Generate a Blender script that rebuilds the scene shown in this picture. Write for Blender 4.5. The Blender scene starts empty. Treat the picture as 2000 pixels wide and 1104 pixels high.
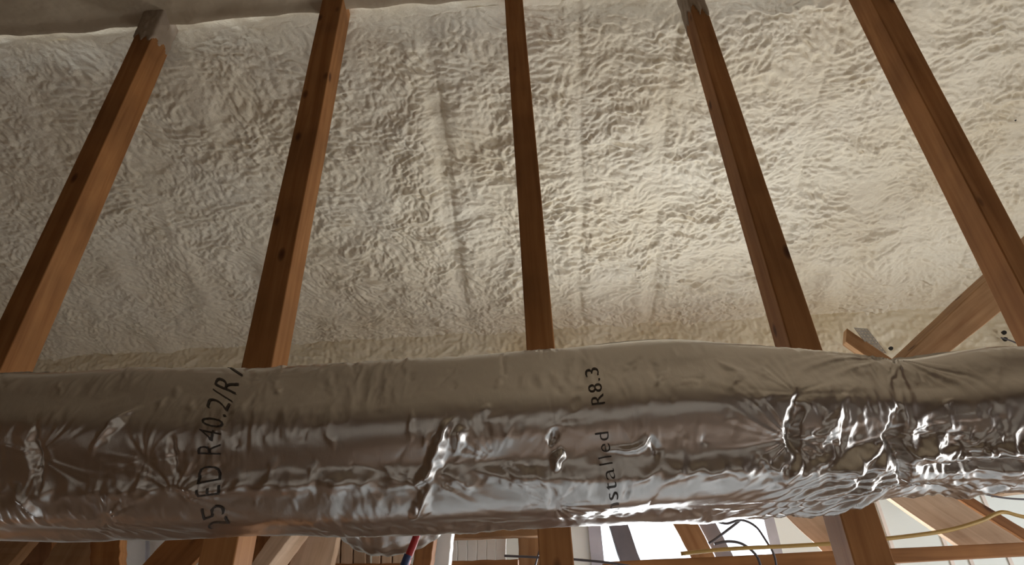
import bpy, bmesh, math, random
import numpy as np
from mathutils import Vector, Matrix
C = bpy.context.scene
COL = C.collection
random.seed(7)

# ------------------------------------------------------------------ camera, light, exposure
F = 1100.0                                   # focal length for a 2000 px wide frame
def unit(v):
    v = np.array(v, float); return v / np.linalg.norm(v)
_up = unit([-70, 1892, -F]); _raf = unit([134, -1508, -F])
_x = unit(np.cross(_raf, _up)); _y = unit(np.cross(_up, _x))
ROT = np.array([_x, _y, _up])                # rows: world axes in camera axes
cam = bpy.data.cameras.new('camera'); cam_o = bpy.data.objects.new('camera', cam); COL.objects.link(cam_o)
cam.sensor_width = 36; cam.lens = 36 * F / 2000; cam.clip_start = 0.02; cam.clip_end = 200
cam_o.matrix_world = Matrix([list(ROT[i]) + [0] for i in range(3)] + [[0, 0, 0, 1]])
C.camera = cam_o
C.view_settings.view_transform = 'Standard'; C.view_settings.look = 'None'
C.view_settings.gamma = 1; C.view_settings.use_curve_mapping = False
C.view_settings.exposure = 0.0
C.cycles.use_denoising = True
C.cycles.max_bounces = 8; C.cycles.diffuse_bounces = 5; C.cycles.glossy_bounces = 4
C.cycles.sample_clamp_indirect = 4

world = bpy.data.worlds.new('world'); C.world = world; world.use_nodes = True
bg = world.node_tree.nodes['Background']
bg.inputs[0].default_value = (0.86, 0.93, 1.0, 1); bg.inputs[1].default_value = 2.0

def area(name, loc, direction, sx, sy, power, colour, spread=math.pi):
    l = bpy.data.lights.new(name, 'AREA'); l.shape = 'RECTANGLE'; l.size = sx; l.size_y = sy
    l.energy = power; l.color = colour; l.spread = spread
    o = bpy.data.objects.new(name, l); COL.objects.link(o); o.location = loc
    o.rotation_euler = Vector(direction).to_track_quat('-Z', 'Y').to_euler()
    return o
# room sizes (metres, camera lens at the origin)
FLOOR = -1.5; XL, XR = -3.6, 3.3; YB = -3.2; YR = 1.40; YW = 3.0
POST_Y = 1.30
ZR = 2.115
SLOPE = 0.445
WIN = (0.22, 1.05, -0.50, 0.52)              # far wall window: x0, x1, z0, z1
RFILL = (0.1, 2.4, -1.40, 0.55)                 # unseen opening added in the right wall: y0, y1, z0, z1
area('window_daylight', ((WIN[0]+WIN[1])/2, YW+0.30, (WIN[2]+WIN[3])/2), (0, -1, 0.25), WIN[1]-WIN[0]+.3, WIN[3]-WIN[2]+.3, 114, (0.93, 0.975, 1.0))
area('side_fill', (XR+0.20, (RFILL[0]+RFILL[1])/2, (RFILL[2]+RFILL[3])/2), (-1, 0, -0.1), RFILL[3]-RFILL[2], RFILL[1]-RFILL[0], 56, (1.0, 0.96, 0.90))  # added lamp out of view, brightens the foam at the right

LFILL = (1.75, 2.80, -1.2, 0.05)                 # unseen opening added in the left wall: y0, y1, z0, z1
area('left_fill', (XL-0.20, (LFILL[0]+LFILL[1])/2, (LFILL[2]+LFILL[3])/2), (1, 0, 0.1), LFILL[3]-LFILL[2], LFILL[1]-LFILL[0], 3, (1.0, 0.93, 0.86))  # added lamp out of view, lifts the dim lower left

# ------------------------------------------------------------------ helpers
def ray(u, v):
    return ROT @ np.array([u - 1000.0, 552.0 - v, -F])
def P(u, v, Y=POST_Y):
    r = ray(u, v); return Vector(r / r[1] * Y)
def on_slope(u, v):
    r = ray(u, v); t = (ZR + SLOPE * YR) / (r[2] + SLOPE * r[1]); return Vector(r * t)

def tag(o, label=None, cat=None, group=None, kind=None):
    if label: o['label'] = label
    if cat: o['category'] = cat
    if group: o['group'] = group
    if kind: o['kind'] = kind
    return o
def link(name, me, mat=None, parent=None):
    o = bpy.data.objects.new(name, me); COL.objects.link(o)
    if mat: me.materials.append(mat)
    if parent: o.parent = parent
    return o
def empty(name, loc):
    o = bpy.data.objects.new(name, None); COL.objects.link(o); o.location = loc; o.empty_display_size = .05
    return o
def mesh_of(name, verts, faces, smooth=False):
    me = bpy.data.meshes.new(name); me.from_pydata([tuple(v) for v in verts], [], faces); me.update()
    if smooth: me.polygons.foreach_set('use_smooth', [True] * len(me.polygons))
    return me
def grid_mesh(name, pts, smooth=True):
    """pts: (n, m, 3) array"""
    n, m = pts.shape[:2]
    me = bpy.data.meshes.new(name)
    me.vertices.add(n * m); me.vertices.foreach_set('co', pts.reshape(-1).astype(np.float32))
    i, j = np.meshgrid(np.arange(n - 1), np.arange(m - 1), indexing='ij')
    a = (i * m + j).ravel(); q = np.stack([a, a + 1, a + m + 1, a + m], 1).ravel()
    k = (n - 1) * (m - 1)
    me.loops.add(4 * k); me.loops.foreach_set('vertex_index', q.astype(np.int32))
    me.polygons.add(k); me.polygons.foreach_set('loop_start', (np.arange(k) * 4).astype(np.int32))
    me.polygons.foreach_set('loop_total', np.full(k, 4, np.int32))
    me.update(calc_edges=True); me.validate()
    if smooth: me.polygons.foreach_set('use_smooth', np.ones(k, bool))
    return me
_rng = np.random.default_rng(3)
_perm = np.concatenate([_rng.permutation(512)] * 2)
_ang = _rng.uniform(0, 2 * np.pi, 512); _gx, _gy = np.cos(_ang), np.sin(_ang)
def noise(x, y):
    """2-D gradient noise, about -1..1"""
    x = np.asarray(x, float); y = np.asarray(y, float)
    x0 = np.floor(x).astype(int); y0 = np.floor(y).astype(int); fx = x - x0; fy = y - y0
    def g(ix, iy, dx, dy):
        h = _perm[(_perm[ix & 511] + iy) & 511]; return _gx[h] * dx + _gy[h] * dy
    u = fx * fx * fx * (fx * (fx * 6 - 15) + 10); v = fy * fy * fy * (fy * (fy * 6 - 15) + 10)
    a = g(x0, y0, fx, fy); b = g(x0 + 1, y0, fx - 1, fy); c = g(x0, y0 + 1, fx, fy - 1); d = g(x0 + 1, y0 + 1, fx - 1, fy - 1)
    return 1.5 * ((a + (b - a) * u) + ((c + (d - c) * u) - (a + (b - a) * u)) * v)
def smooth(a, b, x):
    t = np.clip((x - a) / (b - a), 0, 1); return t * t * (3 - 2 * t)

# ------------------------------------------------------------------ materials
def nodes(name):
    m = bpy.data.materials.new(name); m.use_nodes = True
    nt = m.node_tree; return m, nt, nt.nodes['Principled BSDF']
def N(nt, t, **kw):
    n = nt.nodes.new(t)
    for k, v in kw.items():
        if hasattr(n, k): setattr(n, k, v)
        else: n.inputs[k.replace('_', ' ')].default_value = v
    return n
def ramp(nt, stops):
    r = nt.nodes.new('ShaderNodeValToRGB'); e = r.color_ramp.elements
    while len(e) < len(stops): e.new(0.5)
    for el, (p, c) in zip(e, stops): el.position = p; el.color = (*c, 1) if len(c) == 3 else c
    return r
def wood(name, dark, light, knots=0.155, rough=0.72, spec=.25):
    m, nt, b = nodes(name); L = nt.links.new
    tc = N(nt, 'ShaderNodeTexCoord'); oi = N(nt, 'ShaderNodeObjectInfo')
    off = N(nt, 'ShaderNodeVectorMath', operation='SCALE'); L(oi.outputs['Location'], off.inputs[0]); off.inputs['Scale'].default_value = 7.3
    add = N(nt, 'ShaderNodeVectorMath', operation='ADD'); L(tc.outputs['Object'], add.inputs[0]); L(off.outputs[0], add.inputs[1])
    mp = N(nt, 'ShaderNodeMapping'); mp.inputs['Scale'].default_value = (26, 26, 1.5); L(add.outputs[0], mp.inputs[0])
    n1 = N(nt, 'ShaderNodeTexNoise'); n1.inputs['Scale'].default_value = 1.6; n1.inputs['Detail'].default_value = 7; n1.inputs['Distortion'].default_value = .5
    L(mp.outputs[0], n1.inputs['Vector'])
    r1 = ramp(nt, [(.30, dark), (.72, light)]); L(n1.outputs['Fac'], r1.inputs[0])
    mk = N(nt, 'ShaderNodeMapping'); mk.inputs['Scale'].default_value = (12, 12, 5.6); L(add.outputs[0], mk.inputs[0])
    vo = N(nt, 'ShaderNodeTexVoronoi'); vo.inputs['Scale'].default_value = 1.0; L(mk.outputs[0], vo.inputs['Vector'])
    rk = ramp(nt, [(0.0, (1, 1, 1)), (knots * .55, (.75,) * 3), (knots, (0, 0, 0))]); L(vo.outputs['Distance'], rk.inputs[0])
    mx = N(nt, 'ShaderNodeMix', data_type='RGBA'); L(rk.outputs[0], mx.inputs['Factor']); L(r1.outputs[0], mx.inputs['A'])
    mx.inputs['B'].default_value = (dark[0] * .30, dark[1] * .22, dark[2] * .2, 1)
    n2 = N(nt, 'ShaderNodeTexNoise'); n2.inputs['Scale'].default_value = 5; n2.inputs['Detail'].default_value = 3; L(add.outputs[0], n2.inputs['Vector'])
    r2 = ramp(nt, [(.3, (.72, .70, .68)), (.7, (1.08, 1.06, 1.04))]); L(n2.outputs['Fac'], r2.inputs[0])
    mu = N(nt, 'ShaderNodeMix', data_type='RGBA', blend_type='MULTIPLY'); mu.inputs['Factor'].default_value = 1
    L(mx.outputs['Result'], mu.inputs['A']); L(r2.outputs[0], mu.inputs['B']); L(mu.outputs['Result'], b.inputs['Base Color'])
    b.inputs['Roughness'].default_value = rough; b.inputs['Specular IOR Level'].default_value = spec
    bp = N(nt, 'ShaderNodeBump'); bp.inputs['Strength'].default_value = .25; bp.inputs['Distance'].default_value = .002
    L(n1.outputs['Fac'], bp.inputs['Height']); L(bp.outputs[0], b.inputs['Normal'])
    return m
def foam(name, base, warm, bump=.5):
    m, nt, b = nodes(name); L = nt.links.new
    tc = N(nt, 'ShaderNodeTexCoord')
    n1 = N(nt, 'ShaderNodeTexNoise'); n1.inputs['Scale'].default_value = 2.2; n1.inputs['Detail'].default_value = 5; L(tc.outputs['Object'], n1.inputs['Vector'])
    r1 = ramp(nt, [(.35, base), (.75, warm)]); L(n1.outputs['Fac'], r1.inputs[0]); L(r1.outputs[0], b.inputs['Base Color'])
    b.inputs['Roughness'].default_value = .62; b.inputs['Specular IOR Level'].default_value = .25
    mp = N(nt, 'ShaderNodeMapping'); mp.inputs['Scale'].default_value = (1, 1.9, 1.9); L(tc.outputs['Object'], mp.inputs[0])
    n2 = N(nt, 'ShaderNodeTexNoise'); n2.inputs['Scale'].default_value = 55; n2.inputs['Detail'].default_value = 3; n2.inputs['Distortion'].default_value = .6; L(mp.outputs[0], n2.inputs['Vector'])
    bp = N(nt, 'ShaderNodeBump'); bp.inputs['Strength'].default_value = bump; bp.inputs['Distance'].default_value = .004
    L(n2.outputs['Fac'], bp.inputs['Height']); L(bp.outputs[0], b.inputs['Normal'])
    return m
def plain(name, col, rough=.6, metal=0.0, spec=.4, scale=12, var=.12, bump=0.0, coords='Object', stretch=(1, 1, 1)):
    m, nt, b = nodes(name); L = nt.links.new
    tc = N(nt, 'ShaderNodeTexCoord'); mp = N(nt, 'ShaderNodeMapping'); mp.inputs['Scale'].default_value = stretch; L(tc.outputs[coords], mp.inputs[0])
    n1 = N(nt, 'ShaderNodeTexNoise'); n1.inputs['Scale'].default_value = scale; n1.inputs['Detail'].default_value = 4; L(mp.outputs[0], n1.inputs['Vector'])
    r1 = ramp(nt, [(.3, tuple(c * (1 - var) for c in col)), (.7, tuple(min(1, c * (1 + var)) for c in col))]); L(n1.outputs['Fac'], r1.inputs[0])
    L(r1.outputs[0], b.inputs['Base Color'])
    b.inputs['Roughness'].default_value = rough; b.inputs['Metallic'].default_value = metal; b.inputs['Specular IOR Level'].default_value = spec
    if bump:
        bp = N(nt, 'ShaderNodeBump'); bp.inputs['Strength'].default_value = bump; bp.inputs['Distance'].default_value = .003
        L(n1.outputs['Fac'], bp.inputs['Height']); L(bp.outputs[0], b.inputs['Normal'])
    return m
M_POST = wood('stud_wood', (.24, .098, .028), (.38, .178, .064))
M_PINE = wood('pine_wood', (.28, .145, .065), (.42, .25, .125))
M_PALE = wood('pale_pine_wood', (.56, .39, .26), (.74, .56, .41), knots=.10)
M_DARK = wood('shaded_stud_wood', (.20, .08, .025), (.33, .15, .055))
M_FOAM = foam('spray_foam', (.80, .735, .60), (.72, .63, .47), .8)
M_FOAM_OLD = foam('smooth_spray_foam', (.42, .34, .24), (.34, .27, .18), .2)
M_FOAM_WALL = foam('wall_spray_foam', (.82, .75, .59), (.70, .59, .40), .4)
M_FOAM_FAR = foam('pale_wall_foam', (.80, .86, .84), (.80, .84, .80), .15)
M_SEAM = plain('pinkish_stud_face', (.80, .72, .66), .8)
M_OVER = foam('overspray_foam', (.30, .235, .175), (.24, .18, .13), .3)
M_FLOOR = plain('subfloor_panel', (.30, .20, .13), .55, scale=3, var=.15)
M_WALL = plain('sheathing', (.20, .115, .06), .8, scale=4, var=.2)
M_REAR = plain('grey_rear_wall', (.76, .73, .68), .8, scale=2)
M_FLOOR_PALE = plain('floor_reflector_pale', (.74, .80, .86), .6, scale=2, var=.06)
M_FLOOR_PINK = plain('floor_reflector_pink', (.80, .62, .52), .6, scale=3, var=.1)
M_BOARD = plain('white_panel', (.80, .79, .76), .6, var=.05)
M_CABLE_Y = plain('ochre_cable_sheath', (.42, .27, .08), .5)
M_CABLE_K = plain('grey_cable_sheath', (.10, .09, .10), .5)
M_INK = plain('printed_ink', (.05, .042, .036), .5)
M_METAL = plain('galvanised_steel', (.66, .66, .64), .38, metal=1, scale=30)
M_BLACK = plain('steel_and_hole_black', (.02, .02, .02), .5)
M_RED = plain('red_strap', (.30, .015, .015), .6)
M_NAVY = plain('navy_fabric', (.02, .03, .08), .7)
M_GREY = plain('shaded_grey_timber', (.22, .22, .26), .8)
M_FRAME = plain('grey_window_frame', (.42, .42, .46), .5)
# foil of the duct
def foil():
    m, nt, b = nodes('duct_foil'); L = nt.links.new
    tc = N(nt, 'ShaderNodeTexCoord')
    b.inputs['Metallic'].default_value = 1.0; b.inputs['Roughness'].default_value = .30
    n1 = N(nt, 'ShaderNodeTexNoise'); n1.inputs['Scale'].default_value = 3; n1.inputs['Detail'].default_value = 3; L(tc.outputs['Object'], n1.inputs['Vector'])
    r1 = ramp(nt, [(.3, (.60, .57, .54)), (.7, (.70, .675, .645))]); L(n1.outputs['Fac'], r1.inputs[0]); L(r1.outputs[0], b.inputs['Base Color'])
    mp = N(nt, 'ShaderNodeMapping'); mp.inputs['Scale'].default_value = (1.6, .8, .8); L(tc.outputs['Object'], mp.inputs[0])
    n2 = N(nt, 'ShaderNodeTexNoise'); n2.inputs['Scale'].default_value = 45; n2.inputs['Detail'].default_value = 4; n2.inputs['Distortion'].default_value = 1.0; L(mp.outputs[0], n2.inputs['Vector'])
    bp = N(nt, 'ShaderNodeBump'); bp.inputs['Strength'].default_value = .12; bp.inputs['Distance'].default_value = .003
    L(n2.outputs['Fac'], bp.inputs['Height']); L(bp.outputs[0], b.inputs['Normal'])
    return m
M_FOIL = foil()

# ------------------------------------------------------------------ beams
def prism(name, front, depth, mat, parent=None, bevel=.003, wob=.0015):
    """front: four points a0, a1 (one end, across), b0, b1 (other end); depth: vector. One bevelled board, local Z along it."""
    a0, a1, b0, b1 = [Vector(p) for p in front]; d = Vector(depth)
    cen = (a0 + a1 + b0 + b1) / 4 + d / 2
    z = ((b0 + b1) - (a0 + a1)).normalized(); x = (a1 - a0); x = (x - z * x.dot(z)).normalized(); y = z.cross(x)
    Rm = Matrix((x, y, z)).transposed()
    bm = bmesh.new(); n = 10; rings = []
    rnd = random.Random(int(cen.x * 997) + int(cen.z * 131))
    for k in range(n + 1):
        t = k / n; p0 = a0.lerp(b0, t); p1 = a1.lerp(b1, t)
        w = Vector((rnd.uniform(-wob, wob), rnd.uniform(-wob, wob), 0)) if 0 < k < n else Vector((0, 0, 0))
        rings.append([bm.verts.new(Rm.inverted() @ (q - cen) + w) for q in (p0, p1, p1 + d, p0 + d)])
    for k in range(n):
        for j in range(4):
            bm.faces.new((rings[k][j], rings[k][(j + 1) % 4], rings[k + 1][(j + 1) % 4], rings[k + 1][j]))
    bm.faces.new(rings[0][::-1]); bm.faces.new(rings[-1])
    bmesh.ops.recalc_face_normals(bm, faces=bm.faces)
    ed = [e for e in bm.edges if len(e.link_faces) == 2 and e.calc_face_angle() > .8]
    if bevel: bmesh.ops.bevel(bm, geom=ed, offset=bevel, segments=2, affect='EDGES', profile=.5)
    me = bpy.data.meshes.new(name); bm.to_mesh(me); bm.free()
    o = link(name, me, mat, parent)
    mw = Matrix.Translation(cen) @ Rm.to_4x4()
    if parent: o.matrix_parent_inverse = Matrix.Identity(4); o.matrix_local = parent.matrix_basis.inverted() @ mw
    else: o.matrix_world = mw
    return o
def board(name, px, Y, depth, mat, label, cat='board', group=None, Y2=None, bevel=.003):
    """px: pixel corners ((u,v) one end left, right; other end left, right) on the front face"""
    Y2 = Y if Y2 is None else Y2
    fr = [P(*px[0], Y), P(*px[1], Y), P(*px[2], Y2), P(*px[3], Y2)]
    return tag(prism(name, fr, depth, mat, bevel=bevel), label, cat, group)
def tube(name, pts, r, mat, sides=8, sub=6, closed_ends=True):
    """smooth tube through points (Catmull-Rom)"""
    P_ = [Vector(p) for p in pts]; Q = []
    for i in range(len(P_) - 1):
        p0 = P_[max(i - 1, 0)]; p1 = P_[i]; p2 = P_[i + 1]; p3 = P_[min(i + 2, len(P_) - 1)]
        for k in range(sub):
            t = k / sub
            Q.append(.5 * ((2 * p1) + (p2 - p0) * t + (2 * p0 - 5 * p1 + 4 * p2 - p3) * t * t + (3 * p1 - p0 - 3 * p2 + p3) * t ** 3))
    Q.append(P_[-1]); V = []; Fc = []
    for i, q in enumerate(Q):
        tn = (Q[min(i + 1, len(Q) - 1)] - Q[max(i - 1, 0)]).normalized()
        a = tn.cross(Vector((0, 0, 1)) if abs(tn.z) < .95 else Vector((0, 1, 0))).normalized(); b = tn.cross(a)
        for s in range(sides):
            an = 2 * math.pi * s / sides; V.append(q + a * r * math.cos(an) + b * r * math.sin(an))
    for i in range(len(Q) - 1):
        for s in range(sides):
            Fc.append((i * sides + s, i * sides + (s + 1) % sides, (i + 1) * sides + (s + 1) % sides, (i + 1) * sides + s))
    Fc.append(tuple(range(sides))[::-1]); Fc.append(tuple((len(Q) - 1) * sides + s for s in range(sides)))
    return link(name, mesh_of(name, V, Fc, True), mat)

# ------------------------------------------------------------------ the shell
def box(name, lo, hi, mat, parent=None):
    x0, y0, z0 = lo; x1, y1, z1 = hi
    V = [(x0, y0, z0), (x1, y0, z0), (x1, y1, z0), (x0, y1, z0), (x0, y0, z1), (x1, y0, z1), (x1, y1, z1), (x0, y1, z1)]
    Fc = [(0, 3, 2, 1), (4, 5, 6, 7), (0, 1, 5, 4), (1, 2, 6, 5), (2, 3, 7, 6), (3, 0, 4, 7)]
    return link(name, mesh_of(name, V, Fc), mat, parent)
def boxes(name, lst, mat):
    V = []; Fc = []
    for lo, hi in lst:
        b = len(V); x0, y0, z0 = lo; x1, y1, z1 = hi
        V += [(x0, y0, z0), (x1, y0, z0), (x1, y1, z0), (x0, y1, z0), (x0, y0, z1), (x1, y0, z1), (x1, y1, z1), (x0, y1, z1)]
        Fc += [tuple(b + i for i in f) for f in [(0, 3, 2, 1), (4, 5, 6, 7), (0, 1, 5, 4), (1, 2, 6, 5), (2, 3, 7, 6), (3, 0, 4, 7)]]
    return link(name, mesh_of(name, V, Fc), mat)
tag(box('floor', (XL - .2, YB - .2, FLOOR - .1), (XR + .2, YW + .2, FLOOR), M_FLOOR), kind='structure')
T = .12
# side walls open for the added lamps, rear wall, far wall with window
tag(boxes('wall_left', [((XL - T, YB, FLOOR), (XL, LFILL[0], 2.4)), ((XL - T, LFILL[1], FLOOR), (XL, YW, 2.4)),
    ((XL - T, LFILL[0], FLOOR), (XL, LFILL[1], LFILL[2])), ((XL - T, LFILL[0], LFILL[3]), (XL, LFILL[1], 2.4))], M_WALL), kind='structure')
tag(boxes('wall_right', [((XR, YB, FLOOR), (XR + T, RFILL[0], 2.4)), ((XR, RFILL[1], FLOOR), (XR + T, YW, 2.4)),
    ((XR, RFILL[0], FLOOR), (XR + T, RFILL[1], RFILL[2])), ((XR, RFILL[0], RFILL[3]), (XR + T, RFILL[1], 2.4))], M_WALL), kind='structure')
tag(box('wall_rear', (XL, YB - T, FLOOR), (XR, YB, .75), M_REAR), kind='structure')
tag(box('trim_3', (XL, YB - T, .75), (XR, YB + .03, 1.9), M_WALL), kind='structure')
tag(box('floor', (-.95, .02, FLOOR), (XR, 1.75, FLOOR + .012), M_FLOOR_PALE), kind='structure')  # unseen pale panel, added so the duct mirrors a bright band
tag(box('floor', (-1.0, -.62, FLOOR), (XR, -.26, FLOOR + .012), M_FLOOR_PINK), kind='structure')  # unseen pink strip, added for a warm streak in the duct foil
ZK = ZR - SLOPE * (YW - YR)                      # height where slope meets the far wall
ZS = .72                                          # top of the far wall panels, hidden behind the duct
tag(boxes('wall_far', [((XL, YW, FLOOR), (WIN[0], YW + T, ZS)), ((WIN[1], YW, FLOOR), (XR, YW + T, ZS)),
    ((WIN[0], YW, FLOOR), (WIN[1], YW + T, WIN[2])), ((WIN[0], YW, WIN[3]), (WIN[1], YW + T, ZS))], M_FOAM_FAR), kind='structure')

tag(box('dark_reflector', (XL, YW - .015, FLOOR), (XR, YW + .02, WIN[2]), M_WALL), kind='structure')  # unseen dark panel, added so the duct's lower rim reflects dark
# ---- foam: main slope
def ridged(x, y): return 1 - np.abs(noise(x, y)) * 1.6
def foam_relief(x, s, amp=1.0):
    wx = noise(x * 3.1, s * 4.3 + 9) * .05 + noise(x * 11 + 5, s * 13) * .008
    ws = noise(x * 3.3 + 20, s * 3.7) * .05 + noise(x * 9 + 2, s * 9 + 7) * .010
    X = x + wx; S = s + ws
    r1 = ridged(X * 9, S * 19); r2 = 1.5 * np.abs(noise(X * 22 + 3, S * 33 + 8)); r3 = 1.5 * np.abs(noise(X * 46, S * 62))
    scal = noise(X * 5 + 40, S * 12 + 3)
    m = .5 + .5 * smooth(-.4, .4, noise(x * 1.7 + 3, s * 2.1)); m2 = .45 + .55 * smooth(-.3, .3, noise(x * 2.7 + 13, s * 3.1))
    ph = S * 15 + 1.5 * noise(X * 4.5 + 9, S * 7) + .6 * noise(X * 12, S * 15)
    fr = ph % 1.0; saw = np.where(fr < .72, fr / .72, (1 - fr) / .28)
    saw = saw * smooth(-.25, .45, noise(X * 6 + 50, S * 13 + 5))
    m3 = .78 + .22 * smooth(-1.7, -.5, x)
    return amp * m3 * (m * (.0050 * r1 + .0155 * scal) + .018 * saw * m2 + (.4 + .6 * m2) * (.0125 * r2 + .0055 * r3)) + .010 * noise(x * 2.1, s * 3.0 + 4)
seams = []                                        # rafter lines showing through the foam: (x at mid slope, kind)
for (u, v, w, h) in [(110, 300, .05, .016), (290, 340, .045, .014), (455, 340, .05, .018), (735, 295, .05, .020), (860, 300, .045, -.022),
                     (1130, 300, .022, -.012), (1290, 300, .035, -.013), (1565, 275, .035, -.014), (1690, 300, .04, .014), (1640, 520, .05, .014), (1960, 300, .04, -.012)]:
    seams.append((on_slope(u, v).x, w, h))
nx, ns = 1500, 400
xs = np.linspace(XL, XR, nx); Ls = math.hypot(YW - YR, ZR - ZK); ss = np.linspace(0, Ls, ns)
X, S = np.meshgrid(xs, ss, indexing='ij')
hgt = foam_relief(X, S)
for x0, w, h in seams:
    xx = X - x0 - .03 * noise(S * 2.0 + x0 * 9, S * 0 + 3.3) - .008 * noise(S * 9 + x0, X * 8)
    k = np.clip(.45 + .9 * noise(S * 3 + x0 * 31, S * 0 + x0), .1, 1.1) * h * 1.25
    hgt = hgt + k * np.exp(-(xx / w) ** 2)
    sm = np.exp(-(xx / (w * 1.0)) ** 2) * np.clip(.35 + .5 * noise(S * 4 + x0 * 3, X * 6), 0, .6)
    hgt = hgt * (1 - sm) + sm * (k + .006)
    if h < 0: hgt = hgt - .006 * np.exp(-((xx - w * .6) / .009) ** 2) * smooth(-.25, .2, noise(S * 4 + x0 * 5, S * 0))
hgt = hgt + .03 * smooth(Ls - .02, Ls - .22, S) - .012 * smooth(.10, 0, S)   # tapers to the kink
smo = smooth(.14, .02, S) * .5
hgt = hgt * (1 - smo) + smo * .004
dy, dz = (YW - YR) / Ls, (ZK - ZR) / Ls           # along slope
nyv, nzv = dz, -dy                                # normal towards the room (down, back)
pts = np.stack([X, YR + S * dy + hgt * nyv, ZR + S * dz + hgt * nzv], -1)
ceil_main = tag(link('ceiling', grid_mesh('ceiling', pts), M_FOAM), kind='structure')
# ---- foam: smooth lower strip of the rear side, its lip hangs at the ridge
nx2, ns2 = 900, 150
xs2 = np.linspace(XL, XR, nx2); L2 = 1.35; t2 = np.linspace(0, 1, ns2) ** 1.6
X2, S2 = np.meshgrid(xs2, t2 * L2, indexing='ij')
lip = .028 * np.exp(-(S2 / .035) ** 2) * (1 + .5 * noise(X2 * 6, S2 * 8)) + .010 * noise(X2 * 3, S2 * 6 + 2) + .004 * noise(X2 * 14, S2 * 18) + .0015 * ridged(X2 * 40, S2 * 40)
edge = .012 * noise(X2 * 5, X2 * 0 + 7) * np.exp(-S2 / .1)
YL = YR - .055
pts = np.stack([X2, YL - S2 * .985 + edge, ZR - .012 - .17 * S2 - lip], -1)
tag(link('ceiling', grid_mesh('ceiling_rear', pts), M_FOAM_OLD), kind='structure')
tag(boxes('ceiling', [((XL, YB, 1.82), (XR, YL - L2 + .03, 1.9))], M_FOAM_OLD), kind='structure')
# foam ridge fillet behind the lip: small recessed groove and bead
nx3, ns3 = 900, 26
X3, A3 = np.meshgrid(np.linspace(XL, XR, nx3), np.linspace(0, 1, ns3), indexing='ij')
bead = .018 * np.sin(A3 * np.pi) * (1 + .5 * noise(X3 * 5, A3 * 2)) + .005 * noise(X3 * 16, A3 * 3)
pts = np.stack([X3, YL - .004 + A3 * .10, ZR + .012 - .02 * A3 - bead], -1)
tag(link('trim_1', grid_mesh('ridge_bead', pts), M_FOAM), kind='structure')
# ---- foam: below the kink
nx4, ns4 = 1100, 150
X4, S4 = np.meshgrid(np.linspace(XL, XR, nx4), np.linspace(0, 1, ns4), indexing='ij')
h4 = .012 * noise(X4 * 4, S4 * 4) + .014 * ridged(X4 * 7, S4 * 9 + 3) * smooth(0, .3, S4) + .005 * ridged(X4 * 21, S4 * 22) + .004 * ridged(X4 * 30, S4 * 12)
h4 = h4 + .02 * smooth(.3, .6, S4)
pts = np.stack([X4, YW - .02 + .06 * S4 - h4, ZK + .05 + S4 * (ZS - ZK - .07) - h4 * .3], -1)
tag(link('wall_far', grid_mesh('wall_far_foam', pts), M_FOAM_WALL), kind='structure')

# ------------------------------------------------------------------ the five posts
def post(name, le, re, top_v, label, depth=.085, over=None):
    """le, re: two pixels on the left and right edge of the front face"""
    def edge(e, z):
        a = P(*e[0]); b = P(*e[1]); t = (z - a.z) / (b.z - a.z); return a.lerp(b, t)
    zt = ZR + .01
    f = [edge(le, FLOOR), edge(re, FLOOR), edge(le, zt), edge(re, zt)]
    base = (f[0] + f[1]) / 2
    root = empty(name, base)
    tag(root, label, 'post', 'roof posts in front of the foam')
    prism('shaft', f, (0, depth, 0), M_POST, root)
    if over:
        z0 = P((le[0][0] + re[0][0]) / 2, over).z
        g = [edge(le, z0), edge(re, z0), edge(le, zt), edge(re, zt)]
        n, m = 40, 60; V = []
        c0 = (g[0] + g[1]) / 2; c1 = (g[2] + g[3]) / 2; hw = (g[1] - g[0]).length / 2
        pp = np.zeros((n, m, 3))
        for i in range(n):
            t = i / (n - 1); c = c0.lerp(c1, t)
            for j in range(m):
                a = 2 * math.pi * j / (m - 1); ca, sa = math.cos(a), math.sin(a)
                sq = 1 / max(abs(ca), abs(sa))
                drip = .5 + .5 * math.sin(a * 3 + 1) * math.sin(a * 5)
                gr = .0025 + .004 * t ** 3 + .002 * float(noise(a * 3, t * 7))
                if t < .25 * drip: gr = -.004
                pp[i, j] = (c.x + ca * sq * hw + ca * gr * 1.2, c.y + depth / 2 + sa * sq * depth / 2 + sa * gr * 1.2, c.z)
        o = link('foam_overspray', grid_mesh('foam_overspray', pp - np.array(base)), M_OVER, root)
    return root
post('roof_post', ((261, 72), (60, 497)), ((297, 72), (104, 497)), 50, 'leftmost post, its lit right face as wide as its dark front face', depth=.092, over=80)
post('roof_post', ((601, 127), (471, 717)), ((645, 127), (531, 717)), 35, 'second post from the left, leaning to the left at its foot, thin lit right edge', depth=.085)
post('roof_post', ((992, 98), (1029, 690)), ((1034, 138), (1084, 682)), 15, 'middle post, nearly upright, only its dark front face showing', depth=.085)
post('roof_post', ((1351, 22), (1545, 680)), ((1376, 0), (1608, 685)), 0, 'fourth post from the left, grey foam on its top end, narrow left face', depth=.085, over=34)
post('roof_post', ((1735, 65), (1909, 400)), ((1781, 65), (1958, 400)), 0, 'rightmost post, running out of the frame at the lower right corner', depth=.09)

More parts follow.
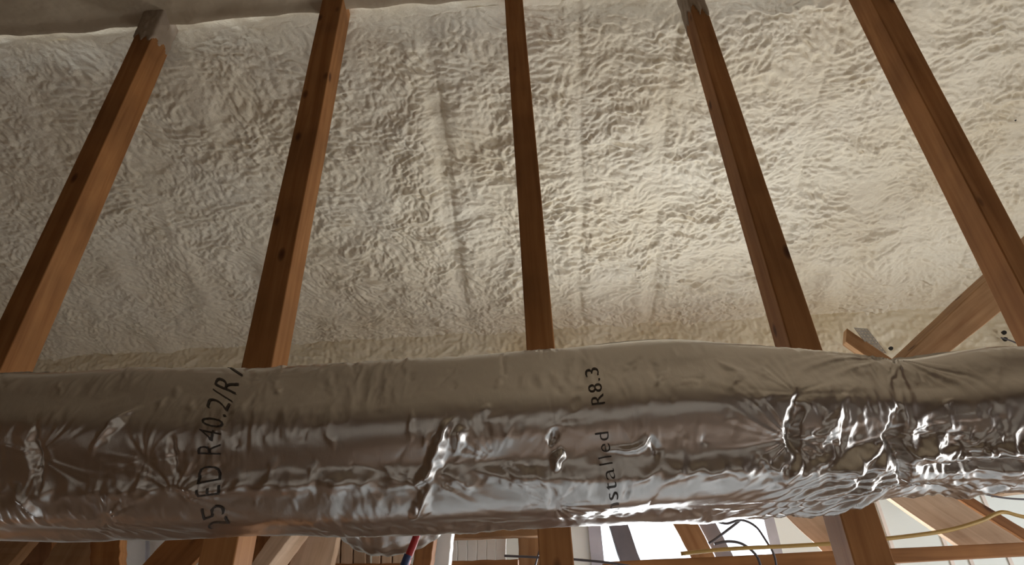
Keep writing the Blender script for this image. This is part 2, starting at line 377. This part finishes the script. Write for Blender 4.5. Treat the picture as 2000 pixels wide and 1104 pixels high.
# ------------------------------------------------------------------ the duct
TOP = [(-300, 742), (-120, 735), (0, 731), (130, 728), (250, 722), (470, 718), (600, 716), (700, 713), (800, 707), (1000, 693), (1100, 683), (1200, 669), (1260, 663), (1320, 660), (1380, 663), (1500, 675), (1600, 686), (1700, 697), (1745, 702), (1800, 697), (1870, 684), (1950, 681), (2050, 686), (2200, 690), (2400, 695)]
BOT = [(-300, 1052), (-120, 1052), (0, 1051), (130, 1051), (350, 1050), (450, 1046), (750, 1041), (880, 1038), (1000, 1029), (1150, 1022), (1300, 1016), (1400, 1012), (1500, 1006), (1600, 999), (1660, 989), (1720, 972), (1790, 955), (1850, 961), (1950, 955), (2050, 948), (2200, 945), (2400, 942)]
DUCT_D = 1.0                                       # distance from the lens line in the y-z plane
def elev_of(lst):
    u = np.linspace(lst[0][0], lst[-1][0], 300); v = np.interp(u, [p[0] for p in lst], [p[1] for p in lst])
    k = np.ones(9) / 9; v = np.convolve(np.pad(v, 4, 'edge'), k, 'valid')
    r = np.array([ray(a, b) for a, b in zip(u, v)])
    el = np.arctan2(r[:, 2], r[:, 1]); x = r[:, 0] / np.hypot(r[:, 1], r[:, 2]); return x, el
xt, et = elev_of(TOP); xb, eb = elev_of(BOT)
def duct_axis(Xq):
    """centre y, z and radius at lateral position Xq"""
    xr = np.asarray(Xq, float) / (DUCT_D * .985)
    a = np.interp(xr, xt, et); b = np.interp(xr, xb, eb)
    mid = (a + b) / 2; R = DUCT_D * np.sin((a - b) / 2)
    return DUCT_D * np.cos(mid), DUCT_D * np.sin(mid), R, mid
DX0, DX1 = -1.75, 1.75
nX, nA = 1500, 330
dx = np.linspace(DX0, DX1, nX); da = np.linspace(-np.pi, np.pi, nA)      # angle 0 faces the camera, + is up
XX, AA = np.meshgrid(dx, da, indexing='ij')
def px_to_duct(u, v):
    r = ray(u, v); X_ = DUCT_D * r[0] / math.hypot(r[1], r[2])
    for _ in range(6):
        cy, cz, R, mid = [float(q) for q in duct_axis(X_)]
        d = np.array([r[1], r[2]]); L = np.linalg.norm(d); d = d / L; c = np.array([cy, cz])
        bq = d @ c; disc = bq * bq - (c @ c - R * R); t = bq - math.sqrt(max(disc, 0)); X_ = r[0] / L * t
    p = d * t - c
    w = -c / np.linalg.norm(c); up_ = np.array([w[1], -w[0]])            # towards camera, and "up"
    if up_[1] < 0: up_ = -up_
    return X_, math.atan2(p @ up_, p @ w)
def tri(x): return np.abs((x % 1.0) - .5) * 2
cy, cz, RR, mid = duct_axis(XX)
RA = .17
Y_ = AA * RA
D = np.zeros_like(XX)
# long soft lobes so the foil makes bands
D += .0045 * np.sin(AA * 7 + .6 * noise(XX * 1.3, AA * .6)) * (np.abs(AA) < 1.6)
D += .006 * noise(XX * 1.8, Y_ * 6 + 3) + .0035 * noise(XX * 5, Y_ * 9 + 8)
# facets and creases
wx = noise(XX * 6, Y_ * 8) * .05; wy = noise(XX * 7 + 9, Y_ * 7 + 4) * .05
c1 = 1 - np.abs(noise((XX + wx) * 9, (Y_ + wy) * 7)) * 2; c2 = 1 - np.abs(noise((XX + wx) * 20 + 4, (Y_ + wy) * 17)) * 2
c3 = 1 - np.abs(noise((XX + wy) * 44, (Y_ + wx) * 40)) * 2
crum = smooth(-.05, .5, noise(XX * 2.2 + 1.7, Y_ * 3.3)) * .8 + .2
low = smooth(.0, -.6, AA)
Xp, _a = px_to_duct(1745, 800); Xr, _a = px_to_duct(1960, 800)
right = smooth(Xp - .02, Xp + .05, XX) * smooth(.35, -.35, AA)
D += (.0014 * crum + .004 * right + .0008 * low) * c1 + (.0006 * crum + .0034 * right + .0004 * low) * c2 + (.0001 + .0019 * right) * c3
vert = 1 - np.abs(noise((XX + .3 * wx) * 34, Y_ * 11)) * 2; vm = smooth(-.1, .4, noise(XX * 5 + 30, Y_ * 12 + 3))
D += .0014 * vert * vm + .0007 * (1 - np.abs(noise(XX * 75, Y_ * 24 + 5)) * 2) * vm
# a crumpled lengthwise ridge running along the lower front
Ac = -.42 + .10 * noise(XX * 1.5, XX * 0 + 2) ; g = np.exp(-((AA - Ac) / .10) ** 2)
D += g * (.0055 + .0045 * c2 + .003 * c1 + .001 * c3) * smooth(-1.1, -.5, XX)
# pleats fanning from pinched spots
def fan(u, v, n, amp, reach, a0=-4, a1=4, seed=0.0):
    global D
    X0, A0 = px_to_duct(u, v)
    ex = XX - X0; ey = (AA - A0) * RA; rr = np.hypot(ex, ey) + 1e-6; al = np.arctan2(ey, ex)
    w = np.exp(-rr / reach) * smooth(0, .02, rr)
    if a0 > -4: w = w * smooth(a0 - .2, a0 + .2, al) * smooth(a1 + .2, a1 - .2, al)
    ph = al * n / (2 * np.pi) + .5 * noise(ex * 9 + seed, ey * 9 + seed) + seed
    w = w * smooth(-.25, .45, noise(np.cos(al) * 1.4 + seed * 7, np.sin(al) * 1.4 + seed * 3))
    D += amp * w * (tri(ph) * .7 + tri(ph * 2.3 + .3) * .4 - .5)
    D -= amp * .4 * np.exp(-(rr / .014) ** 2)
fan(1745, 705, 19, 0.0099, .09, seed=.3); fan(1752, 850, 22, 0.0050, .07, seed=.8); fan(1760, 945, 25, 0.0060, .07, seed=1.4)
fan(1552, 860, 18, 0.0055, .07, seed=2.1); fan(1556, 770, 13, 0.0044, .05, seed=3.3); fan(1080, 830, 10, 0.0039, .05, seed=4.1)
fan(1085, 980, 16, 0.0055, .05, seed=5.2); fan(965, 900, 19, 0.0050, .05, seed=6.6); fan(850, 940, 13, 0.0066, .06, seed=7.3)
fan(350, 960, 15, 0.0066, .06, seed=8.9); fan(75, 890, 15, 0.0060, .07, seed=9.1); fan(285, 900, 12, 0.0044, .05, seed=10.4)
fan(520, 740, 9, 0.0033, .05, seed=11.7); fan(690, 715, 10, 0.0044, .05, seed=12.2); fan(210, 1010, 15, 0.0060, .05, seed=13.2)
fan(1950, 880, 16, 0.0050, .07, seed=14.5); fan(1640, 900, 18, 0.0050, .08, seed=15.5)
# single sharp folds: pixel polyline, height, width
def fold(line, amp, wid):
    global D
    q = [px_to_duct(*p) for p in line]
    FX = XX + wx * .10 + .004 * noise(XX * 60, Y_ * 60); FY = Y_ + wy * .10 + .004 * noise(XX * 55 + 9, Y_ * 55)
    best = np.full(XX.shape, 9.0); along = np.zeros(XX.shape); ns_ = len(q) - 1; k_ = 0
    for (xa, aa), (xb_, ab) in zip(q[:-1], q[1:]):
        ax_, ay_ = xa, aa * RA; bx_, by_ = xb_, ab * RA; vx, vy = bx_ - ax_, by_ - ay_; L2_ = vx * vx + vy * vy + 1e-9
        t = np.clip(((FX - ax_) * vx + (FY - ay_) * vy) / L2_, 0, 1)
        dd = np.hypot(FX - ax_ - t * vx, FY - ay_ - t * vy); nearer = dd < best
        along = np.where(nearer, (k_ + t) / ns_, along); best = np.where(nearer, dd, best); k_ += 1
    tp = np.sin(np.pi * np.clip(along, .02, .98)) ** .8
    D += amp * tp * np.clip(1 - best / (wid * (.35 + .65 * tp)), 0, 1)
fold([(885, 822), (868, 850), (852, 890), (838, 925), (808, 945)], .016, .016); fold([(905, 830), (892, 880)], .011, .014)
fold([(270, 795), (225, 828), (180, 885)], .010, .012); fold([(1083, 835), (1075, 870)], -.010, .010); fold([(1097, 880), (1084, 920)], .014, .012)
fold([(1558, 790), (1552, 840), (1560, 890)], -.012, .012); fold([(80, 830), (70, 890), (82, 960)], -.011, .014)
fold([(340, 850), (345, 930)], -.008, .010); fold([(1748, 850), (1755, 955)], -.010, .012); fold([(840, 945), (825, 985), (800, 1010)], .010, .014)
fold([(1480, 880), (1530, 930), (1560, 900)], .007, .012); fold([(1640, 800), (1600, 880)], .007, .014); fold([(20, 940), (70, 985), (90, 1010)], .010, .012)
fold([(1275, 850), (1280, 900)], -.006, .010); fold([(1180, 885), (1240, 880), (1275, 855)], .006, .010)
fold([(1770, 905), (1850, 903), (1930, 896), (2000, 888), (2080, 885)], -.016, .020); fold([(1750, 790), (1746, 860), (1756, 955)], -.016, .016)
fold([(1600, 930), (1660, 900), (1740, 872)], .014, .022); fold([(1555, 760), (1548, 830), (1556, 900)], -.010, .014); fold([(1400, 700), (1440, 720), (1420, 760)], .004, .014)
for k in range(110):                                # short random creases
    u = random.uniform(10, 1990); v = random.uniform(735, 1000); L_ = random.uniform(18, 60); an = random.gauss(1.3, .45)
    fold([(u, v), (u + L_ * math.cos(an), v - L_ * math.sin(an))], random.choice((-1, 1)) * random.uniform(.0006, .0026), random.uniform(.005, .011))
# diagonal gathers towards the tie on the right
Xt0, _a = px_to_duct(1740, 930)
gx = XX - Xt0; m_ = smooth(-.26, -.05, gx) * smooth(.03, -.02, gx) * smooth(-.15, -.5, AA)
D += m_ * .015 * (tri((gx * .9 - Y_ * 1.5) * 15 + 1.2 * noise(XX * 6, Y_ * 6) + .3 * noise(XX * 20, Y_ * 20)) * .7 + .4 * tri((gx - Y_ * 1.3) * 37 + noise(XX * 11, Y_ * 9)) - .5)
D *= np.where(np.abs(AA) > 1.9, .4, 1.0)
wC = np.stack([-np.cos(mid), -np.sin(mid)], -1); wU = np.stack([-np.sin(mid), np.cos(mid)], -1)
def duct_points(D_):
    rad = RR + D_
    yy = cy + rad * (np.cos(AA) * wC[..., 0] + np.sin(AA) * wU[..., 0])
    zz = cz + rad * (np.cos(AA) * wC[..., 1] + np.sin(AA) * wU[..., 1])
    return np.stack([XX, yy, zz], -1)
DP = duct_points(D)
duct_root = empty('flexible_duct', (0, float(duct_axis(0)[0]), float(duct_axis(0)[1])))
tag(duct_root, 'large crumpled silver foil duct running the whole width in front of the posts', 'duct')
o_duct = link('foil_jacket', grid_mesh('foil_jacket', DP - np.array(duct_root.location)), M_FOIL, duct_root)
def duct_at(Xq, Aq, off):
    i = (Xq - DX0) / (DX1 - DX0) * (nX - 1); j = (Aq + np.pi) / (2 * np.pi) * (nA - 1)
    i0 = int(np.clip(i, 0, nX - 2)); j0 = int(np.clip(j, 0, nA - 2)); fi, fj = i - i0, j - j0
    p = DP[i0, j0] * (1 - fi) * (1 - fj) + DP[i0 + 1, j0] * fi * (1 - fj) + DP[i0, j0 + 1] * (1 - fi) * fj + DP[i0 + 1, j0 + 1] * fi * fj
    c = duct_axis(Xq); n = np.array([0, p[1] - c[0], p[2] - c[1]]); n /= np.linalg.norm(n)
    return p + n * off
def print_text(body, path, size, stretch=1.0, bold=-.012, label=None):
    """lettering printed on the jacket; path = pixel points the baseline follows, letters stand to its left"""
    cu = bpy.data.curves.new('t', 'FONT'); cu.body = body; cu.size = 1; cu.offset = bold; cu.resolution_u = 3; cu.space_character = 1.12
    to = bpy.data.objects.new('t', cu); COL.objects.link(to); bpy.context.view_layer.update()
    me0 = bpy.data.meshes.new_from_object(to.evaluated_get(bpy.context.evaluated_depsgraph_get()))
    bpy.data.objects.remove(to)
    bm = bmesh.new(); bm.from_mesh(me0); bmesh.ops.triangulate(bm, faces=bm.faces)
    for _ in range(4):
        le_ = [e for e in bm.edges if e.calc_length() > .12]
        if not le_: break
        bmesh.ops.subdivide_edges(bm, edges=le_, cuts=1)
        bmesh.ops.triangulate(bm, faces=bm.faces)
    wmax = max(v.co.x for v in bm.verts)
    seg = [math.dist(a, b) for a, b in zip(path[:-1], path[1:])]; tot = sum(seg)
    for v in bm.verts:
        s = v.co.x / wmax * tot; k = 0
        while k < len(seg) - 1 and s > seg[k]: s -= seg[k]; k += 1
        (u0, v0), (u1, v1) = path[k], path[k + 1]; L_ = seg[k]; du, dv = (u1 - u0) / L_, (v1 - v0) / L_
        u = u0 + du * s + dv * v.co.y * size; w = v0 + dv * s - du * v.co.y * size
        Xq, Aq = px_to_duct(u, w); v.co = Vector(duct_at(Xq, Aq, .0012)) - duct_root.location
    seen = set(); bm.verts.index_update()
    for v0 in bm.verts[:]:
        if v0.index in seen: continue
        st = [v0]; comp = []; seen.add(v0.index)
        while st:
            q = st.pop(); comp.append(q)
            for e in q.link_edges:
                w = e.other_vert(q)
                if w.index not in seen: seen.add(w.index); st.append(w)
        idx = {q.index: n for n, q in enumerate(comp)}
        fs = {f for q in comp for f in q.link_faces}
        link('printed_letter', mesh_of('printed_letter', [q.co[:] for q in comp], [tuple(idx[q.index] for q in f.verts) for f in fs]), M_INK, duct_root)
    bm.free()
print_text('Installed   R8.3', [(1212, 1005), (1204, 950), (1192, 870), (1181, 785), (1172, 735), (1168, 712)], 40)
print_text('25 ED R40.2/R1', [(452, 1022), (440, 990), (432, 930), (434, 860), (446, 800), (466, 752), (476, 736)], 66)

# ------------------------------------------------------------------ braces behind the duct, above it
zc = P(1745, 800, 2.4).z
tag(prism('truss_chord', [(XL, 2.49, zc - .045), (XL, 2.49, zc + .045), (XR, 2.49, zc - .045), (XR, 2.49, zc + .045)], (0, .10, 0), M_DARK), 'long horizontal timber hidden behind the silver duct, carrying the two crossing braces', 'beam')
short = empty('diagonal_brace', P(1745, 712, 2.3))
tag(short, 'short brace leaning left above the duct, between the fourth and the rightmost post', 'brace')
prism('timber', [P(1652, 668, 2.5), P(1654, 641, 2.5), P(1848, 802, 2.36), P(1848, 772, 2.36)], (.03, .09, .02), M_PINE, short)
0 and prism('timber_cheek', [P(1654, 641, 2.49), P(1672, 643, 2.49), P(1790, 722, 2.49), P(1790, 703, 2.49)], (.03, .10, .02), M_DARK, short) if False else None
board('diagonal_brace', ((1715, 745), (1795, 735), (2035, 445), (2095, 500)), 2.05, (.02, .10, .035), M_PINE, 'long brown brace rising to the right behind the rightmost post', 'brace')
# perforated plate on the short brace
def plate(name, px, Y, nu, nv, parent, mat):
    a, b, c, d = [P(*p, Y) for p in px]
    V = []; Fc = []; H = .35
    bm = bmesh.new()
    for i in range(nu):
        for j in range(nv):
            def q(s, t): return a.lerp(b, s).lerp(c.lerp(d, s), t)
            s0, s1 = i / nu, (i + 1) / nu; t0, t1 = j / nv, (j + 1) / nv; sm, tm = (s0 + s1) / 2, (t0 + t1) / 2
            o4 = [bm.verts.new(q(*p)) for p in ((s0, t0), (s1, t0), (s1, t1), (s0, t1))]
            i4 = [bm.verts.new(q(sm + (s - sm) * H * 1.3, tm + (t - tm) * H)) for s, t in ((s0, t0), (s1, t0), (s1, t1), (s0, t1))]
            for k in range(4): bm.faces.new((o4[k], o4[(k + 1) % 4], i4[(k + 1) % 4], i4[k]))
    bmesh.ops.remove_doubles(bm, verts=bm.verts, dist=1e-5)
    ext = bmesh.ops.extrude_face_region(bm, geom=bm.faces[:]); vs = [e for e in ext['geom'] if isinstance(e, bmesh.types.BMVert)]
    bmesh.ops.translate(bm, verts=vs, vec=(0, .0025, 0)); bmesh.ops.recalc_face_normals(bm, faces=bm.faces)
    bmesh.ops.translate(bm, verts=bm.verts, vec=-parent.location)
    me = bpy.data.meshes.new(name); bm.to_mesh(me); bm.free(); return link(name, me, mat, parent)
o = plate('perforated_plate', ((1668, 640), (1694, 642), (1706, 690), (1732, 690)), 2.47, 4, 8, short, M_METAL); o['label'] = 'perforated silver steel plate'

# ------------------------------------------------------------------ below the duct, right
board('floor_beam', ((1180, 1131), (1180, 1098), (2200, 1074), (2200, 1050)), 2.2, (0, .09, .0), M_POST, 'long brown horizontal beam along the bottom edge below the yellow-brown cable', 'beam')
board('diagonal_brace', ((1650, 913), (1750, 900), (1908, 1090), (2040, 1084)), 2.34, (0, .03, 0), M_PALE, 'broad pale knotty diagonal board in the lower right corner', 'brace')
board('diagonal_brace', ((1752, 899), (1776, 897), (2046, 1083), (2080, 1080)), 2.375, (0, .05, 0), M_DARK, 'shaded upper face of the broad pale diagonal board, made as a dark strip', 'brace')  # dark side of the pale board, its shade put into the wood colour
board('diagonal_brace', ((1480, 955), (1560, 940), (1640, 1110), (1740, 1110)), 2.34, (.02, .09, .03), M_PALE, 'pale diagonal board behind the foot of the fourth post', 'brace')
board('upper_plate', ((1960, 966), (1960, 935), (2120, 950), (2120, 915)), 2.6, (0, .08, 0), M_PALE, 'short pale board peeping out under the duct at the right edge', 'board')
for u in (1728, 1755, 1977, 1862, 1530, 1900):
    p0 = P(u, 1104, YW - .004); w = .008
    tag(box('trim_2', (p0.x - w, YW - .006, FLOOR), (p0.x + w, YW + .01, ZS), M_SEAM), kind='structure')
def cab(name, pts, Y, r, mat, label, group=None):
    return tag(tube(name, [P(u, v, Y + d) for u, v, d in pts], r, mat), label, 'cable', group)
cab('cable', [(1330, 1082, .0), (1420, 1073, 0), (1540, 1067, 0), (1640, 1061, 0), (1727, 1053, 0), (1842, 1038, 0), (1912, 1019, 0), (1945, 1004, 0), (1965, 1001, 0), (2000, 1010, 0), (2080, 1020, 0)], 2.1, .0062, M_CABLE_Y, 'thick ochre cable sagging across the lower right in front of the boards')
cab('cable', [(1380, 1008, 0), (1398, 1018, 0), (1420, 1023, 0), (1447, 1016, 0), (1475, 1028, 0), (1495, 1055, 0), (1512, 1085, 0), (1518, 1120, 0)], 2.15, .0040, M_CABLE_K, 'dark cable arching down the right side of the bright window')
cab('cable', [(1452, 1010, .02), (1440, 1021, .02), (1418, 1038, .02), (1398, 1053, .02), (1384, 1062, .02)], 2.15, .0042, M_CABLE_K, 'short straight dark cable slanting left across the bright window')
cab('cable', [(1395, 1063, 0), (1420, 1058, 0), (1445, 1061, 0), (1465, 1073, 0), (1480, 1090, 0), (1488, 1115, 0)], 2.17, .0045, M_CABLE_K, 'dark cable arching low across the bright window')
cab('cable', [(1870, 950, 0), (1910, 962, 0), (1955, 972, 0), (2010, 976, 0), (2080, 974, 0)], 2.2, .0032, M_CABLE_K, 'thin dark wire under the duct at the right edge')
# window
fx0, fx1, fz0, fz1 = WIN
wf = tag(boxes('window_1', [((fx0 - .03, YW - .02, fz0 - .03), (fx0 + .03, YW + T, fz1 + .03)), ((fx1 - .02, YW - .02, fz0), (fx1 + .03, YW + T, fz1 + .03)),
    ((fx0, YW - .02, fz0 - .04), (fx1, YW + T, fz0 + .02)), ((fx0, YW - .02, fz1 - .02), (fx1, YW + T, fz1 + .03))], M_FRAME), kind='structure')
M_GLASS = bpy.data.materials.new('window_glass'); M_GLASS.use_nodes = True
_b = M_GLASS.node_tree.nodes['Principled BSDF']; _b.inputs['Transmission Weight'].default_value = 1; _b.inputs['Roughness'].default_value = 0; _b.inputs['IOR'].default_value = 1.0
def brace(*a, **k): return board(*a, **k)
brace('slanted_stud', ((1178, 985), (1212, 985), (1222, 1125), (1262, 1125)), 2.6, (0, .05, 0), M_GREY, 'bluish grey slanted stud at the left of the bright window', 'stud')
brace('slanted_stud', ((1288, 975), (1338, 975), (1372, 1130), (1418, 1130)), 2.5, (.01, .09, 0), M_PINE, 'brown slanted stud crossing the middle of the bright window', 'stud')
brace('slanted_stud', ((1340, 975), (1374, 975), (1420, 1130), (1455, 1130)), 2.61, (0, .08, 0), M_GREY, 'shaded right face of the brown slanted stud in the bright window, made as a grey strip', 'stud')  # side face of the brown stud, its shade put into a grey colour
# ------------------------------------------------------------------ below the duct, middle
brace('top_plate', ((872, 1052), (872, 1034), (1090, 1045), (1090, 1024)), 2.5, (0, .09, 0), M_PINE, 'orange wooden plate just under the duct, left of the middle post', 'board')
pan = empty('white_panel', P(930, 1104, 2.66)); tag(pan, 'white panel of narrow vertical boards under the orange plate', 'panel')
us = [876, 893, 912, 931, 950, 968, 988]
for i in range(6):
    prism('panel_board', [P(us[i] + 1, 1150, 2.66), P(us[i + 1], 1150, 2.66), P(us[i] + 1, 1030, 2.66), P(us[i + 1], 1030, 2.66)], (0, .02, 0), M_BOARD, pan, bevel=.002)
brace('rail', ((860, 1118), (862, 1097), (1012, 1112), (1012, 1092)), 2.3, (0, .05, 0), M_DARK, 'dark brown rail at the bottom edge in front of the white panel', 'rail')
brace('tan_board', ((1014, 1150), (1072, 1150), (1012, 1040), (1070, 1040)), 2.62, (0, .03, 0), M_PINE, 'tan upright board immediately left of the middle post foot', 'board')
brace('pale_post', ((842, 1140), (874, 1140), (856, 1025), (884, 1025)), 2.1, (0, .06, 0), M_BOARD, 'pale upright post left of the white panel', 'post')
brace('dark_post', ((800, 1140), (836, 1140), (818, 1025), (852, 1025)), 2.0, (0, .06, 0), M_DARK, 'dark brown upright post beside the red strap', 'post')
tag(tube('strap', [P(826, 1012, 1.58), P(818, 1035, 1.57), P(808, 1062, 1.57), P(797, 1090, 1.57), P(786, 1125, 1.57)], .010, M_RED, 8), 'dark red strap hanging from under the duct', 'strap')
tag(tube('cloth_roll', [P(797, 1084, 1.535), P(789, 1105, 1.535), P(781, 1130, 1.535)], .010, M_NAVY, 8), 'navy roll hanging beside the dark red strap', 'cloth')
cab('cable', [(985, 1086, 0), (1050, 1089, 0), (1120, 1093, 0), (1200, 1101, 0), (1260, 1112, 0)], 1.9, .0035, M_CABLE_K, 'thin dark line running past the middle post foot at the bottom edge')
cab('cable', [(1062, 1040, 0), (1055, 1070, 0), (1044, 1110, 0)], 2.4, .0035, M_CABLE_K, 'thin dark wire slanting over the tan board')
# second duct hanging under the main one
cq = P(748, 1043, 1.75); nA2, nB2 = 70, 160
a2, b2 = np.meshgrid(np.linspace(0, 2 * np.pi, nA2), np.linspace(0, 1, nB2), indexing='ij')
key = np.array([[cq.x - .32, 2.28, zc - .05], [cq.x - .22, 2.05, cq.z + .22], [cq.x - .09, 1.80, cq.z + .055], [cq.x + .04, 1.75, cq.z + .02], [cq.x + .15, 1.80, cq.z + .09], [cq.x + .30, 2.05, cq.z + .26], [cq.x + .40, 2.28, zc - .05]])
tk = np.linspace(0, 1, 7); cx_, cy_, cz_ = [np.interp(b2[0], tk, key[:, k]) for k in range(3)]
kk = np.ones(27) / 27
cx_, cy_, cz_ = [np.convolve(np.pad(q, 13, 'reflect', reflect_type='odd'), kk, 'valid') for q in (cx_, cy_, cz_)]
cc = np.stack([cx_, cy_, cz_], -1); tg = np.gradient(cc, axis=0); tg /= np.linalg.norm(tg, axis=1)[:, None]
n1_ = np.cross(tg, [0, 1, 0]); n1_ /= np.linalg.norm(n1_, axis=1)[:, None]; n2_ = np.cross(tg, n1_)
rad = .088 + .002 * np.sin(b2 * 150) + .003 * (1 - np.abs(noise(a2 * 3, b2 * 14)) * 2)
pts = cc[None] + rad[..., None] * (np.cos(a2)[..., None] * n1_[None] + np.sin(a2)[..., None] * n2_[None])
tag(link('duct_elbow', grid_mesh('duct_elbow', pts), M_FOIL), 'rounded silver duct bend showing under the big duct, above pale studs', 'duct')
stud_us = [(641, 664), (667, 689), (692, 715), (727, 743), (746, 765), (768, 790)]
stud_lab = ['palest and leftmost of the pale studs under the duct', 'second pale stud from the left under the duct bend', 'third pale stud from the left, knotty, left of the white gap',
            'pale stud just right of the white gap under the duct bend', 'fifth pale stud from the left below the duct bend', 'rightmost pale stud, next to the navy roll']
for (a, b), lb in zip(stud_us, stud_lab):
    brace('wall_stud', ((a - 2, 1150), (b - 2, 1150), (a, 1000), (b, 1000)), 2.6, (0, .08, 0), M_PALE, lb, 'stud', 'pale studs under the duct bend')
brace('cross_rail', ((650, 1130), (650, 1101), (800, 1130), (800, 1101)), 2.5, (0, .05, 0), M_DARK, 'brown rail crossing the pale studs at the bottom edge', 'rail')
# ------------------------------------------------------------------ below the duct, left
brace('diagonal_brace', ((470, 1130), (505, 1130), (548, 1020), (590, 1020)), 2.3, (.03, .09, 0), M_PALE, 'narrow pale diagonal brace right of the second post foot', 'brace')
brace('diagonal_brace', ((552, 1130), (640, 1130), (600, 1020), (668, 1010)), 2.45, (.0, .05, 0), M_PALE, 'wide pale diagonal board left of the pale studs', 'brace')
brace('diagonal_brace', ((508, 1130), (540, 1130), (556, 1020), (600, 1020)), 2.42, (.0, .03, 0), M_DARK, 'dark diagonal brace between two pale diagonal boards', 'brace')
brace('diagonal_brace', ((255, 1128), (345, 1135), (355, 1020), (455, 1020)), 2.1, (.0, .05, .02), M_POST, 'orange-brown diagonal brace rising to the second post foot', 'brace')
brace('dark_post', ((172, 1140), (232, 1140), (178, 1020), (236, 1020)), 1.9, (-.03, .08, 0), M_POST, 'wide dark post under the duct at the left, beside the white drywall', 'post')
brace('diagonal_brace', ((62, 1135), (165, 1135), (140, 1015), (215, 1015)), 2.15, (0, .05, 0), M_PINE, 'orange diagonal board left of the wide dark post', 'brace')
brace('diagonal_brace', ((-60, 1135), (-10, 1135), (20, 1030), (80, 1030)), 2.2, (0, .05, 0), M_PINE, 'tan diagonal board in the lower left corner', 'brace')
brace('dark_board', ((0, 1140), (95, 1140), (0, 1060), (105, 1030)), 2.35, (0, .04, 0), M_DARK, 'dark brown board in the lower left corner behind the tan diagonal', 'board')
brace('drywall_sheet', ((240, 1160), (420, 1160), (240, 1000), (420, 1000)), 2.8, (0, .013, 0), M_BOARD, 'white drywall sheet seen between the wide dark post and the orange-brown brace', 'panel')
brace('edge_strip', ((283, 1150), (291, 1150), (283, 1005), (291, 1005)), 2.79, (0, .008, 0), M_FRAME, 'faint grey upright strip on the white drywall sheet', 'strip')
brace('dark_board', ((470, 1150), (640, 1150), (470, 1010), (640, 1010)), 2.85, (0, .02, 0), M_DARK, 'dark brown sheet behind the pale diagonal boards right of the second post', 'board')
# small things in the foam
def pin(u, v, Y, r, label):
    p = P(u, v, Y)
    V = [p + Vector((r * math.cos(a) * (1 + .2 * math.sin(3 * a)), -.006 + .012 * k, r * math.sin(a))) for k in range(2) for a in [i * math.pi / 5 for i in range(10)]]
    Fc = [tuple(range(10)), tuple(range(10, 20))[::-1]] + [(i, (i + 1) % 10, 10 + (i + 1) % 10, 10 + i) for i in range(10)]
    tag(link('nail', mesh_of('nail', V, Fc), M_BLACK), label, 'nail')  # one nail head; the others are black discs standing in for holes
q = on_slope(1981, 236); pin(1981, 236, q.y - .035, .006, 'small black nail head in the foam at the upper right edge')
pin(1740, 681, YW - .06, .010, 'dark hole in the foam just above the duct, in the crook of the two braces')
pin(1848, 669, YW - .05, .012, 'dark hole in the foam below the long brown brace')
pin(1961, 650, YW - .05, .011, 'upper of two dark holes left of the foot of the rightmost post')
pin(1963, 663, YW - .05, .011, 'lower of two dark holes left of the foot of the rightmost post')
cab('cable', [(1955, 660, 0), (1975, 666, 0), (1992, 673, 0), (2010, 676, 0)], YW - .08, .004, M_CABLE_K, 'short dark wire end on the foam beside the two dark holes')
